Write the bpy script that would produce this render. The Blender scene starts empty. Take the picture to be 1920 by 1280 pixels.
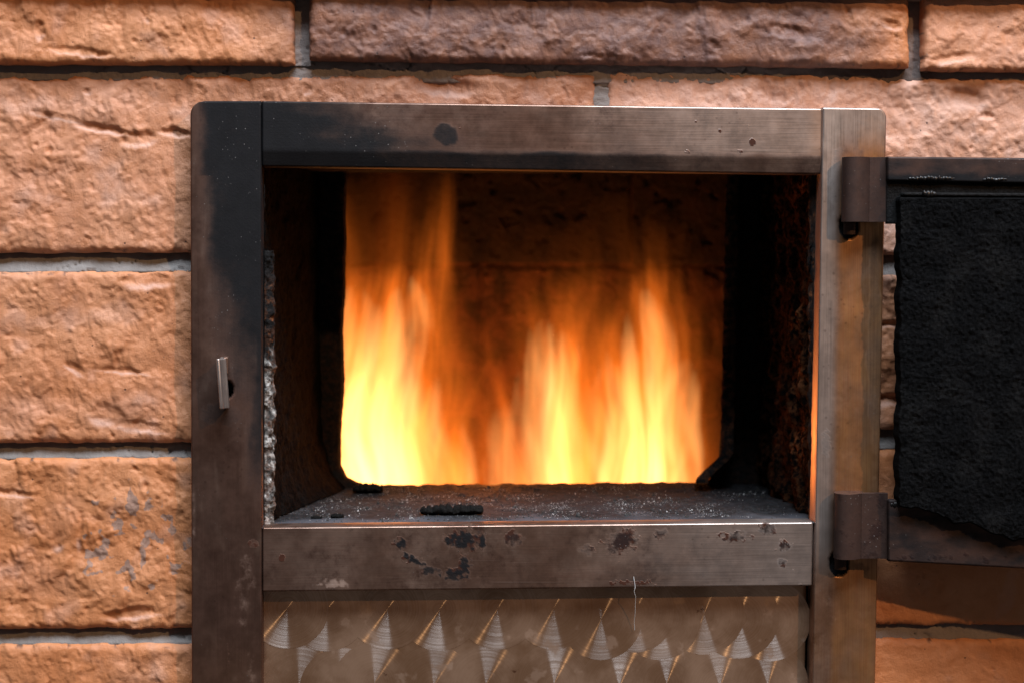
import bpy, math, random
import numpy as np
from mathutils import Matrix, Vector, Euler

sc = bpy.context.scene
col = sc.collection
R = math.radians

# ------------------------------------------------------------------ camera
S = 0.000222                 # metres per photo pixel on the plane of the brick faces
FPX = 3000.0                 # focal length in photo pixels (1920 wide)
VPX, VPY = 825.0, 490.0      # image of the wall's normal through the lens
D = FPX * S
cam_d = bpy.data.cameras.new('camera')
cam = bpy.data.objects.new('camera', cam_d); col.objects.link(cam)
cam_d.sensor_width = 36.0
cam_d.lens = 36.0 * FPX / 1920.0
cam_d.clip_start = 0.01; cam_d.clip_end = 50
yaw = math.atan((960 - VPX) / FPX)
pitch = math.atan((640 - VPY) / FPX)
cam.location = (0, -D, 0)
cam.rotation_euler = (R(90) - pitch, 0, -yaw)
cam_d.dof.use_dof = True
cam_d.dof.focus_distance = D - 0.008
cam_d.dof.aperture_fstop = 9.0
sc.camera = cam
CM = np.array(Euler(cam.rotation_euler).to_matrix())

def at(px, py, h):
    """photo pixel -> point on the plane h pixels in front of the brick faces"""
    px = np.asarray(px, float); py = np.asarray(py, float); h = np.asarray(h, float)
    px, py, h = np.broadcast_arrays(px, py, h)
    d = np.stack([(px - 960) / FPX, -(py - 640) / FPX, -np.ones_like(px)], -1) @ CM.T
    t = (D - h * S) / d[..., 1]
    p = d * t[..., None]
    p[..., 1] -= D
    return p

# ------------------------------------------------------------------ light
w = bpy.data.worlds.new('World'); sc.world = w; w.use_nodes = True
bg = w.node_tree.nodes['Background']
bg.inputs['Color'].default_value = (0.62, 0.56, 0.54, 1)
bg.inputs['Strength'].default_value = 0.115

def area(name, loc, target, sx, sy, power, colr):
    l = bpy.data.lights.new(name, 'AREA'); l.shape = 'RECTANGLE'; l.size = sx; l.size_y = sy
    l.energy = power; l.color = colr
    o = bpy.data.objects.new(name, l); col.objects.link(o); o.location = loc
    o.rotation_euler = (Vector(target) - Vector(loc)).to_track_quat('-Z', 'Y').to_euler()
    return o
area('window_light', (0.30, -0.84, 1.62), (0.03, 0, -0.03), 1.2, 0.7, 88, (0.80, 0.90, 1.0))
lamp = bpy.data.lights.new('room_lamp', 'POINT'); lamp.energy = 62; lamp.color = (1.0, 0.56, 0.25); lamp.shadow_soft_size = 0.02
lo = bpy.data.objects.new('room_lamp', lamp); col.objects.link(lo); lo.location = (1.08, -1.45, 1.02)
fl = bpy.data.lights.new('fire_light', 'POINT'); fl.energy = 0.32; fl.color = (1.0, 0.25, 0.045); fl.shadow_soft_size = 0.02
fo = bpy.data.objects.new('fire_light', fl); col.objects.link(fo)
fo.location = Vector(at(900, 850, -760).tolist())

sc.view_settings.view_transform = 'Standard'
sc.view_settings.look = 'None'
sc.view_settings.exposure = 0.0
sc.view_settings.gamma = 1.0
sc.render.engine = 'CYCLES'
sc.cycles.use_denoising = True
sc.cycles.max_bounces = 6
sc.cycles.sample_clamp_indirect = 4.0

# ------------------------------------------------------------------ numpy noise
def _hash(ix, iy, seed):
    n = (ix * 374761393 + iy * 668265263 + seed * 1442695041) & 0x7fffffff
    n = ((n ^ (n >> 13)) * 1274126177) & 0x7fffffff
    return (n ^ (n >> 16)) & 0xffff
def perlin(x, y, seed=0):
    x = np.asarray(x, float); y = np.asarray(y, float)
    x, y = np.broadcast_arrays(x, y)
    ix = np.floor(x).astype(np.int64); iy = np.floor(y).astype(np.int64)
    fx = x - ix; fy = y - iy
    u = fx ** 3 * (fx * (fx * 6 - 15) + 10); v = fy ** 3 * (fy * (fy * 6 - 15) + 10)
    def g(a, b):
        th = _hash(ix + a, iy + b, seed) * (2 * math.pi / 65536)
        return np.cos(th) * (fx - a) + np.sin(th) * (fy - b)
    n0 = g(0, 0) * (1 - u) + g(1, 0) * u
    n1 = g(0, 1) * (1 - u) + g(1, 1) * u
    return (n0 * (1 - v) + n1 * v) * 1.5
def fbm(x, y, seed=0, o=3):
    s = 0; a = 1; t = 0
    for i in range(o):
        s = s + a * perlin(x * 2 ** i, y * 2 ** i, seed + 17 * i); t += a; a *= 0.5
    return s / t
def sstep(a, b, x):
    t = np.clip((x - a) / (b - a), 0, 1); return t * t * (3 - 2 * t)
def blob(x, y, cx, cy, rx, ry, seed=0, rough=0.5, ang=0.0, sc_=12.0, soft=0.35):
    c, s = math.cos(ang), math.sin(ang)
    dx = (x - cx) * c + (y - cy) * s; dy = -(x - cx) * s + (y - cy) * c
    r = np.sqrt((dx / rx) ** 2 + (dy / ry) ** 2) + rough * fbm(x / sc_, y / sc_, seed, 3)
    return 1 - sstep(1 - soft, 1 + soft * .3, r)

# ------------------------------------------------------------------ object helpers
def link(name, me, mat, parent=None, smooth=True):
    if mat: me.materials.append(mat)
    if smooth: me.polygons.foreach_set('use_smooth', [True] * len(me.polygons))
    o = bpy.data.objects.new(name, me); col.objects.link(o)
    if parent is not None: o.parent = parent
    return o
def tag(o, label, cat, group=None):
    o['label'] = label; o['category'] = cat; o['kind'] = 'thing'
    if group: o['group'] = group
    return o
def thing(name, label, cat, group=None):
    o = bpy.data.objects.new(name, None); col.objects.link(o); o.empty_display_size = 0.02
    return tag(o, label, cat, group)
def raw_mesh(name, v, f):
    me = bpy.data.meshes.new(name)
    v = np.asarray(v, np.float32); f = np.asarray(f, np.int32)
    n, k = f.shape
    me.vertices.add(len(v)); me.vertices.foreach_set('co', v.ravel())
    me.loops.add(n * k); me.loops.foreach_set('vertex_index', f.ravel())
    me.polygons.add(n); me.polygons.foreach_set('loop_start', np.arange(0, n * k, k, dtype=np.int32))
    me.update(calc_edges=True); me.validate()
    return me
def attr(me, name, arr):
    a = me.attributes.new(name, 'FLOAT', 'POINT')
    a.data.foreach_set('value', np.asarray(arr, np.float32).ravel())

def sheet(pts, keep=None, back=None, flip=False):
    """pts (ny,nx,3) front grid -> verts, quads; free edges run back by the vector `back` so the piece is a solid"""
    ny, nx = pts.shape[:2]
    idx = np.arange(ny * nx).reshape(ny, nx)
    q = np.stack([idx[:-1, :-1], idx[1:, :-1], idx[1:, 1:], idx[:-1, 1:]], -1)
    if keep is not None: q = q[keep]
    q = q.reshape(-1, 4)
    v = pts.reshape(-1, 3)
    if back is not None:
        e = np.concatenate([q[:, [0, 1]], q[:, [1, 2]], q[:, [2, 3]], q[:, [3, 0]]])
        key = np.sort(e, 1); key = key[:, 0].astype(np.int64) * (ny * nx) + key[:, 1]
        _, inv, cnt = np.unique(key, return_inverse=True, return_counts=True)
        b = e[cnt[inv] == 1]
        ids = np.unique(b)
        m = -np.ones(ny * nx, int); m[ids] = len(v) + np.arange(len(ids))
        v = np.concatenate([v, v[ids] + np.asarray(back)])
        q = np.concatenate([q, np.stack([b[:, 1], b[:, 0], m[b[:, 0]], m[b[:, 1]]], -1)])
        src = np.concatenate([np.arange(ny * nx), ids])
    else:
        src = np.arange(ny * nx)
    used = np.unique(q); mp = -np.ones(len(v), int); mp[used] = np.arange(len(used))
    q = mp[q]
    if flip: q = q[:, ::-1]
    return v[used], q, src[used]

# ------------------------------------------------------------------ materials
class NT:
    def __init__(s, name):
        s.m = bpy.data.materials.new(name); s.m.use_nodes = True
        s.t = s.m.node_tree; s.n = s.t.nodes; s.l = s.t.links
        s.b = s.n['Principled BSDF']; s.out = s.n['Material Output']
        s.tc = s.n.new('ShaderNodeTexCoord')
    def set(s, inp, v):
        if hasattr(v, 'is_linked') or hasattr(v, 'links'): s.l.new(v, inp)
        elif isinstance(v, tuple) and len(v) == 3 and inp.type == 'RGBA': inp.default_value = (*v, 1)
        else: inp.default_value = v
    def P(s, **k):
        for a, v in k.items(): s.set(s.b.inputs[a.replace('_', ' ')], v)
    def math(s, op, a, b=0.0, clamp=False):
        n = s.n.new('ShaderNodeMath'); n.operation = op; n.use_clamp = clamp
        s.set(n.inputs[0], a); s.set(n.inputs[1], b); return n.outputs[0]
    def attr(s, name):
        n = s.n.new('ShaderNodeAttribute'); n.attribute_name = name; return n.outputs['Fac']
    def mapped(s, scale):
        n = s.n.new('ShaderNodeMapping'); n.inputs['Scale'].default_value = scale
        s.l.new(s.tc.outputs['Object'], n.inputs[0]); return n.outputs[0]
    def noise(s, scale, detail=4, rough=0.55, vec=None, dist=0.0):
        n = s.n.new('ShaderNodeTexNoise'); n.inputs['Scale'].default_value = scale
        n.inputs['Detail'].default_value = detail; n.inputs['Roughness'].default_value = rough
        n.inputs['Distortion'].default_value = dist
        s.l.new(vec if vec is not None else s.tc.outputs['Object'], n.inputs['Vector']); return n.outputs['Fac']
    def ramp(s, fac, lo, hi, a=0.0, b=1.0):
        n = s.n.new('ShaderNodeMapRange'); n.interpolation_type = 'SMOOTHSTEP'
        s.set(n.inputs[0], fac)
        for i, v in zip((1, 2, 3, 4), (lo, hi, a, b)): n.inputs[i].default_value = v
        return n.outputs[0]
    def mix(s, fac, a, b):
        n = s.n.new('ShaderNodeMix'); n.data_type = 'RGBA'
        s.set(n.inputs['Factor'], fac); s.set(n.inputs[6], a); s.set(n.inputs[7], b); return n.outputs[2]
    def mixf(s, fac, a, b):
        n = s.n.new('ShaderNodeMix'); n.data_type = 'FLOAT'
        s.set(n.inputs[0], fac); s.set(n.inputs[2], a); s.set(n.inputs[3], b); return n.outputs[0]
    def bump(s, height, dist, strength=1.0, normal=None):
        n = s.n.new('ShaderNodeBump'); n.inputs['Distance'].default_value = dist; n.inputs['Strength'].default_value = strength
        s.l.new(height, n.inputs['Height'])
        if normal is not None: s.l.new(normal, n.inputs['Normal'])
        return n.outputs[0]

def mat_brick():
    k = NT('painted_brick')
    big = k.noise(28, 3); mid = k.noise(160, 4); fine = k.noise(1100, 6, 0.75)
    c = k.mix(k.ramp(big, .35, .68), (0.51, 0.188, 0.070), (0.57, 0.242, 0.110))
    c = k.mix(k.math('MULTIPLY', k.ramp(mid, .45, .75), .45), c, (0.46, 0.170, 0.062))
    # paler paint and limey bloom, plus highlights and cool light put into the colour
    pale = k.attr('pale')
    c = k.mix(k.math('MULTIPLY', pale, k.ramp(mid, .2, .7, .55, 1.0)), c, (0.55, 0.325, 0.25))
    # smoke stain over the fire door
    sm = k.attr('smoke')
    c = k.mix(k.math('MULTIPLY', sm, k.ramp(mid, .25, .7, .75, 1.0)), c, (0.125, 0.062, 0.053))
    # bare patches where the paint has flaked
    bare = k.attr('bare')
    bm = k.ramp(k.math('ADD', bare, k.math('MULTIPLY', k.math('SUBTRACT', k.noise(420, 4, .6), .5), .9)), .44, .62)
    c = k.mix(bm, c, k.mix(fine, (0.27, 0.155, 0.115), (0.37, 0.235, 0.18)))
    dk = k.attr('dark')
    c = k.mix(k.math('MULTIPLY', dk, .85), c, (0.055, 0.035, 0.028))
    # tiny pinholes
    v = k.n.new('ShaderNodeTexVoronoi'); v.inputs['Scale'].default_value = 190; k.l.new(k.tc.outputs['Object'], v.inputs['Vector'])
    hole = k.ramp(k.math('ADD', v.outputs['Distance'], k.ramp(mid, .45, .62, .14, 0.0)), .07, .10)
    c = k.mix(k.math('MULTIPLY', k.math('SUBTRACT', 1.0, hole), .8), c, (0.03, 0.015, 0.01))
    h = k.math('ADD', k.math('MULTIPLY', fine, 1.3), k.math('MULTIPLY', hole, .6))
    c = k.mix(k.math('MULTIPLY', k.ramp(fine, .56, .74), .22), c, (0.58, 0.36, 0.26)); c = k.mix(k.math('MULTIPLY', k.ramp(fine, .44, .28), .30), c, (0.22, 0.09, 0.045))
    h = k.math('ADD', h, k.math('MULTIPLY', k.noise(330, 4), 1.0))
    k.P(Base_Color=c, Roughness=k.mixf(bm, k.ramp(mid, .3, .7, .40, .56), .9), Normal=k.bump(h, .0007, .5))
    k.b.inputs['Specular IOR Level'].default_value = .42
    return k.m

def mat_mortar():
    k = NT('grey_mortar')
    n = k.noise(120, 5); f = k.noise(1500, 4, .7)
    c = k.mix(n, (0.15, 0.13, 0.12), (0.28, 0.255, 0.245))
    c = k.mix(k.attr('dark'), c, (0.03, 0.02, 0.017))
    c = k.mix(k.attr('smoke'), c, (0.19, 0.12, 0.10))
    k.P(Base_Color=c, Roughness=.92, Normal=k.bump(k.math('ADD', f, n), .0006, .7))
    return k.m

def mat_steel(name, stretch, turned=False):
    """heat-tinted, brushed stove steel with soot, rust and scale"""
    k = NT(name)
    br = k.noise(1.0, 4, .65, k.mapped(stretch))
    big = k.noise(30, 5, .65); mid = k.noise(140, 5, .65); fine = k.noise(1100, 4, .7)
    c = k.mix(k.ramp(big, .36, .66), (0.22, 0.130, 0.095), (0.43, 0.295, 0.235))
    c = k.mix(k.math('MULTIPLY', k.ramp(br, .35, .7), .55), c, (0.17, 0.098, 0.075))
    grime = k.math('MULTIPLY', k.ramp(k.noise(55, 6, .7), .42, .68), k.ramp(k.noise(260, 5, .7), .30, .65))
    c = k.mix(k.math('MULTIPLY', grime, .92), c, (0.105, 0.058, 0.045))
    scr = k.noise(1.0, 2, .5, k.mapped(tuple(x * (.5 if x > 100 else .6) for x in stretch)))
    c = k.mix(k.math('MULTIPLY', k.ramp(scr, .68, .74), .22), c, (0.55, 0.45, 0.40))
    c = k.mix(k.attr('dim'), c, k.mix(mid, (0.085, 0.043, 0.032), (0.175, 0.098, 0.076)))
    c = k.mix(k.attr('gold'), c, k.mix(k.ramp(br, .3, .7), (0.60, 0.295, 0.120), (0.42, 0.185, 0.074)))
    grey = k.attr('grey')
    c = k.mix(grey, c, k.mix(br, (0.36, 0.30, 0.275), (0.56, 0.48, 0.445)))
    # lime and paint specks
    pm = k.ramp(k.math('ADD', k.attr('pale'), k.math('MULTIPLY', k.math('SUBTRACT', mid, .5), 1.3)), .30, .75)
    c = k.mix(k.math('MULTIPLY', pm, .42), c, (0.36, 0.28, 0.24))
    rm = k.ramp(k.math('ADD', k.attr('rust'), k.math('MULTIPLY', k.math('SUBTRACT', mid, .5), 1.0)), .42, .6)
    c = k.mix(rm, c, k.mix(fine, (0.030, 0.012, 0.009), (0.075, 0.028, 0.017)))
    pv = k.n.new('ShaderNodeTexVoronoi'); pv.inputs['Scale'].default_value = 330; k.l.new(k.tc.outputs['Object'], pv.inputs['Vector'])
    pit = k.math('MULTIPLY', k.ramp(k.math('ADD', pv.outputs['Distance'], k.math('MULTIPLY', k.math('SUBTRACT', fine, .5), .25)), .24, .12), k.ramp(k.noise(38, 4, .6), .50, .62))
    c = k.mix(k.math('MULTIPLY', pit, .3), c, (0.045, 0.022, 0.018))
    sm = k.ramp(k.math('ADD', k.attr('soot'), k.math('ADD', k.math('MULTIPLY', k.math('SUBTRACT', k.noise(75, 5, .65), .5), .4), k.math('MULTIPLY', k.math('SUBTRACT', k.noise(420, 4, .7), .5), .25))), .0, 1.0)  # this mask holds real soot, painted shadows and the blackened holes
    c = k.mix(sm, c, k.mix(mid, (0.006, 0.006, 0.007), (0.015, 0.015, 0.017)))
    # dust specks caught in the soot
    v = k.n.new('ShaderNodeTexVoronoi'); v.inputs['Scale'].default_value = 520; k.l.new(k.tc.outputs['Object'], v.inputs['Vector'])
    sp = k.math('MULTIPLY', k.ramp(v.outputs['Distance'], .13, .08), k.ramp(k.noise(60, 3), .50, .68))
    c = k.mix(k.math('MULTIPLY', sp, .5), c, (0.35, 0.33, 0.32))
    met = k.math('SUBTRACT', .88, k.math('MULTIPLY', k.math('MAXIMUM', k.math('MAXIMUM', sm, rm), k.math('MULTIPLY', pm, .7)), .80))
    ro = k.mixf(k.math('MAXIMUM', sm, rm), k.ramp(k.math('ADD', k.math('MULTIPLY', br, .5), k.math('MULTIPLY', mid, .5)), .3, .7, .33, .50), .58)
    h = k.math('ADD', k.math('MULTIPLY', br, .35), k.math('MULTIPLY', k.math('MULTIPLY', fine, sm), .9))
    h = k.math('ADD', h, k.math('MULTIPLY', rm, .8))
    k.P(Base_Color=c, Metallic=met, Roughness=ro, Normal=k.bump(h, .00025, .45))
    k.b.inputs['Specular IOR Level'].default_value = .13
    return k.m

def mat_swirl(name, turned):
    k = NT(name)
    geo = k.n.new('ShaderNodeNewGeometry')
    def wnoise(sc_, det, rg=.55):
        q = k.n.new('ShaderNodeTexNoise'); q.inputs['Scale'].default_value = sc_; q.inputs['Detail'].default_value = det
        q.inputs['Roughness'].default_value = rg
        k.l.new(geo.outputs['Position'], q.inputs['Vector']); return q.outputs['Fac']
    stain = wnoise(40, 5, .6)
    c = k.mix(k.ramp(stain, .36, .66), (0.29, 0.158, 0.088), (0.50, 0.315, 0.210))
    film = k.ramp(wnoise(85, 5), .58, .66); rst = k.ramp(wnoise(120, 6, .6), .69, .73)
    c = k.mix(k.math('MULTIPLY', film, .30), c, (0.46, 0.36, 0.30)); c = k.mix(k.math('MULTIPLY', rst, .8), c, (0.10, 0.035, 0.015))
    k.P(Base_Color=c, Metallic=.80, Roughness=k.mixf(film, .42, .55))
    if not turned: return k.m
    cr = k.n.new('ShaderNodeVectorMath'); cr.operation = 'CROSS_PRODUCT'
    k.l.new(k.tc.outputs['Object'], cr.inputs[0]); cr.inputs[1].default_value = (0, 0, 1)
    vt = k.n.new('ShaderNodeVectorTransform'); vt.vector_type = 'VECTOR'; vt.convert_from = 'OBJECT'; vt.convert_to = 'WORLD'
    k.l.new(cr.outputs[0], vt.inputs[0])
    nm = k.n.new('ShaderNodeVectorMath'); nm.operation = 'NORMALIZE'; k.l.new(vt.outputs[0], nm.inputs[0])
    ln = k.n.new('ShaderNodeVectorMath'); ln.operation = 'LENGTH'; k.l.new(k.tc.outputs['Object'], ln.inputs[0])
    oi = k.n.new('ShaderNodeObjectInfo'); r = ln.outputs['Value']
    cx = k.n.new('ShaderNodeCombineXYZ'); k.l.new(r, cx.inputs[0]); k.l.new(k.math('MULTIPLY', oi.outputs['Random'], 7.0), cx.inputs[1])
    ring = k.noise(1300, 3, .7, cx.outputs[0])
    an = k.n.new('ShaderNodeBsdfAnisotropic'); an.distribution = 'GGX'
    fac = k.math('SUBTRACT', 1.0, k.math('MULTIPLY', k.math('MAXIMUM', film, rst), .75))
    fac = k.math('MULTIPLY', fac, k.math('MULTIPLY', k.ramp(oi.outputs['Random'], .0, 1.0, .55, 1.0), k.ramp(ring, .36, .62, 1.0, .40)))
    for i_, v_ in (('Color', k.mix(fac, (0.0, 0.0, 0.0), (0.185, 0.162, 0.150))), ('Roughness', .33), ('Anisotropy', .80), ('Rotation', 0.0), ('Tangent', nm.outputs[0])):
        k.set(an.inputs[i_], v_)
    mx = k.n.new('ShaderNodeAddShader'); k.l.new(k.b.outputs[0], mx.inputs[0]); k.l.new(an.outputs[0], mx.inputs[1])
    k.l.new(mx.outputs[0], k.out.inputs['Surface'])
    return k.m

def mat_soot(name, tint=(0.004, 0.0038, 0.004), hi=(0.014, 0.013, 0.0135), scale=700, dist=.0012, spec=.2):
    k = NT(name)
    f = k.noise(scale, 6, .7); m = k.noise(90, 4)
    c = k.mix(k.ramp(f, .35, .75), tint, hi)
    c = k.mix(k.attr('pale'), c, k.mix(k.ramp(k.noise(520, 4, .7), .38, .62), (0.10, 0.09, 0.085), (0.55, 0.53, 0.51)))
    c = k.mix(k.math('MULTIPLY', k.attr('rust'), k.ramp(k.noise(330, 5, .7), .42, .62)), c, (0.19, 0.068, 0.026))
    k.P(Base_Color=c, Roughness=.95, Normal=k.bump(f, dist, .8))
    k.b.inputs['Specular IOR Level'].default_value = spec
    return k.m

def mat_firebrick():
    k = NT('firebrick')
    n = k.noise(70, 5, .65); f = k.noise(330, 5, .7)
    c = k.mix(k.ramp(n, .35, .65), (0.022, 0.010, 0.006), (0.13, 0.050, 0.026))
    c = k.mix(k.attr('soot'), c, (0.006, 0.004, 0.0035))
    k.P(Base_Color=c, Roughness=.9, Normal=k.bump(k.math('ADD', n, f), .004, .9))
    return k.m

def mat_plain(name, c, rough=.8, metallic=0.0, bumps=None, spec=.4):
    k = NT(name); k.b.inputs['Specular IOR Level'].default_value = spec
    n = k.noise(400, 4, .65)
    k.P(Base_Color=k.mix(n, tuple(x * .45 for x in c), tuple(min(1, x * 1.4) for x in c)), Roughness=rough, Metallic=metallic)
    if bumps: k.P(Normal=k.bump(n, bumps, .8))
    return k.m

def mat_flame(name, colr, strength):
    m = bpy.data.materials.new(name); m.use_nodes = True
    t = m.node_tree; t.nodes.remove(t.nodes['Principled BSDF'])
    e = t.nodes.new('ShaderNodeEmission'); e.inputs[0].default_value = (*colr, 1); e.inputs[1].default_value = strength
    t.links.new(e.outputs[0], t.nodes['Material Output'].inputs['Volume'])
    return m

M = dict(wall_soot=mat_soot('wall_soot', (0.0006, 0.0005, 0.0005), (0.0036, 0.0033, 0.0033), 500, .0018, .05), brick=mat_brick(), mortar=mat_mortar(),
         sv=mat_steel('brushed_steel_upright', (1500, 1500, 26)), sh=mat_steel('brushed_steel_level', (26, 1500, 1500)),
         swirl=mat_swirl('turned_steel', True), panel=mat_swirl('panel_steel', False), soot=mat_soot('soot'), crust=mat_soot('soot_crust', (0.0010, 0.0011, 0.0013), (0.0085, 0.0085, 0.0095), 900, .0022, .07),
         fire_brick=mat_firebrick(), slab=mat_plain('pale_stone', (0.45, 0.40, 0.36), .8),
         char=mat_plain('charcoal', (0.006, 0.0055, 0.005), .85, 0, .0012, .12),
         ash=mat_plain('ash', (0.55, 0.54, 0.54), .8), crumb=mat_plain('crumbs', (0.03, 0.027, 0.025), .85),
         thread=mat_plain('pale_thread', (0.7, 0.7, 0.72), .4))

# ------------------------------------------------------------------ brick wall
wall = thing('brick_wall', 'rough orange painted brick masonry surrounding the metal stove door frame', 'wall')
BR_STEP = 3.0
def brick(x0, x1, top, bot, h0, seed, keep=None, smoke=None, pale=0.15, gouges=(), bare=None, lump=1.0, edge=None):
    """top / bot: (y at x0, y at x1) in photo pixels"""
    nx = int((x1 - x0) / BR_STEP) + 1; H = (bot[0] + bot[1] - top[0] - top[1]) / 2
    ny = int(H / BR_STEP) + 1
    u = np.linspace(0, 1, nx); v = np.linspace(0, 1, ny)
    U, V = np.meshgrid(u, v)
    X = x0 + (x1 - x0) * U
    T = top[0] + (top[1] - top[0]) * U; B = bot[0] + (bot[1] - bot[0]) * U
    # crooked arrises
    T = T + 4 * fbm(X / 60, X * 0 + seed, seed + 1); B = B + 4 * fbm(X / 55, X * 0 + seed, seed + 2)
    Y = T + (B - T) * V
    X = X + 3.0 * fbm(Y / 40, Y * 0 + 3.3, seed + 3) * (np.exp(-((X - x0) / 30) ** 2) + np.exp(-((x1 - X) / 30) ** 2))
    sx = seed * 7.3
    h = 8 * fbm(X / 130 + sx, Y / 90, seed, 2)
    warpx = X + 14 * perlin(X / 50, Y / 50, seed + 31); warpy = Y + 14 * perlin(X / 50 + 9, Y / 50, seed + 32)
    # flaked coats and trowel steps: flat areas that end in small crisp ledges
    p1 = perlin(warpx / 58 + sx, warpy / 64, seed + 20) + .25 * perlin(X / 12, Y / 12, seed + 21)
    h += 2.4 * sstep(-.06, .06, p1) + 2.0 * sstep(.28, .38, p1)
    p2 = perlin(warpx / 24 + sx, warpy / 44, seed + 22) + .2 * perlin(X / 8, Y / 8, seed + 23)
    h -= 1.5 * sstep(.20, .34, p2) * sstep(-.3, .2, perlin(X / 80, Y / 70, seed + 24))
    p3 = perlin(X / 15 + sx, warpy / 26, seed + 25)
    h -= 1.0 * sstep(.36, .50, p3)
    h += 4.2 * fbm(warpx / 42 + sx, warpy / 60, seed + 4, 2)
    # drag marks: short upright ridges with a crisp side
    r = perlin(warpx / 13 + sx, warpy / 46, seed + 5); msk = sstep(-.1, .5, perlin(X / 90, Y / 80, seed + 6))
    h += msk * 3.2 * (np.abs(r) ** .8 - .3)
    lum = fbm(warpx / 15 + sx, warpy / 15, seed + 7, 3)
    h += 1.3 * lum + 0.7 * fbm(X / 7, Y / 9, seed + 8, 2) + 1.0 * msk * fbm(X / 7, Y / 36, seed + 18, 2)
    # cut-in pits
    pit = fbm(warpx / 22 + sx, warpy / 26, seed + 9, 3)
    h -= 2.6 * sstep(.20, .55, pit) * sstep(-.2, .3, perlin(X / 70, Y / 70, seed + 10))
    h *= lump * .74
    rng = np.random.default_rng(seed)
    for _ in range(int((x1 - x0) * H / 6500)):
        cx = rng.uniform(x0, x1); cy = rng.uniform(top[0], bot[0]); rr = rng.uniform(2.0, 5.5); el = rng.uniform(.6, 2.2)
        d = np.sqrt(((X - cx) / rr) ** 2 + ((Y - cy) / (rr * el)) ** 2)
        h -= rng.uniform(1.2, 3.6) * np.exp(-d ** 2) - 0.8 * np.exp(-((d - 1.4) / .4) ** 2)
    white = np.zeros_like(X)
    for (cx, cy, rx, ry, dep, ang) in gouges:
        c, s = math.cos(ang), math.sin(ang)
        dx = (X - cx) * c + (Y - cy) * s; dy = -(X - cx) * s + (Y - cy) * c
        dx = dx + 10 * fbm(X / 25, Y / 25, seed + 40); dy = dy + 6 * fbm(X / 20 + 5, Y / 20, seed + 41)
        d = np.sqrt((dx / rx) ** 2 + (dy / ry) ** 2)
        # steep upper lip, long lower slope
        h -= .6 * dep * (1 - sstep(.45, 1.15, d)) * (1 - .35 * np.clip(dy / ry, -1, 1))
        white = np.maximum(white, (1 - sstep(.7, 1.25, d)) * sstep(0.1, .8, dy / ry))  # highlight painted on the lower slope of the gouge
    # rounded edges
    if edge is None:
        d = np.minimum(np.minimum(X - x0, x1 - X), np.minimum(Y - T, B - Y))
    else:
        d = np.minimum(np.minimum(Y - T, B - Y), edge(X, Y))
    d = d + 5 * fbm(X / 22, Y / 22, seed + 11)
    rd = 15.0; t = 1 - np.clip(d / rd, 0, 1)
    h -= 12 * (1 - np.sqrt(np.clip(1 - t * t, 0, 1)))
    base = at(X, Y, h0 * np.ones_like(X))
    P = base.copy(); P[..., 1] -= h * S
    kp = None
    if keep is not None:
        xc = (X[:-1, :-1] + X[1:, 1:]) / 2; yc = (Y[:-1, :-1] + Y[1:, 1:]) / 2
        kp = keep(xc, yc)
    vv, q, src = sheet(P, kp, back=(0, 70 * S, 0))
    me = raw_mesh('brick', vv, q)
    sm = np.zeros_like(X) if smoke is None else smoke(X, Y)
    # pale tone per brick, mottled at random, with gouge highlights painted in
    pl = np.clip(pale - .10 + .22 * sstep(.0, .5, fbm(X / 200, Y / 140, seed + 15)) + .9 * white + .35 * sstep(.1, .5, fbm(X / 80, Y / 80, seed + 12)), 0, 1)
    ba = np.zeros_like(X) if bare is None else bare(X, Y)
    for n_, a_ in (('smoke', sm), ('pale', pl), ('bare', ba)): attr(me, n_, a_.ravel()[src])
    dk = np.zeros(X.size); dk = (sstep(.25, .5, fbm(X / 14, Y / 14, seed + 13)) * (1 - sstep(2, 12, d))).ravel()
    attr(me, 'dark', dk[src])
    return link('brick', me, M['brick'], wall)

def smoke_top(X, Y):   # brown smoke stain on the brick course above the door
    a = sstep(430, 640, X + 60 * fbm(X / 90, Y / 70, 501)) * (1 - sstep(1540, 1720, X + 70 * fbm(X / 80, Y / 60, 502)))
    return np.clip(a * (1.0 + .3 * fbm(X / 120, Y / 60, 503)), 0, 1)
def smoke_second(X, Y):
    return .42 * sstep(300, 700, X) * (1 - sstep(1500, 1800, X)) * (1 - sstep(180, 330, Y))
# top course, standing proud
brick(-420, 551, (-70, -70), (119, 121), 26, 11, smoke=smoke_top, gouges=((75, 58, 10, 20, 7, 0.1), (150, 98, 70, 9, 6, .12), (268, 30, 4, 18, 4, -.5)))
brick(580, 1706, (-70, -70), (112, 127), 28, 12, smoke=smoke_top, lump=1.05, gouges=((800, 22, 5, 28, 6, .15), (1130, 108, 60, 7, 5, .05), (1340, 85, 16, 10, 6, 0), (1480, 62, 60, 14, 6, .1), (1670, 45, 22, 10, 8, .3)))
brick(1733, 2500, (-70, -70), (132, 142), 26, 13, pale=.45, gouges=((1790, 110, 40, 10, 6, -.2),))
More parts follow.
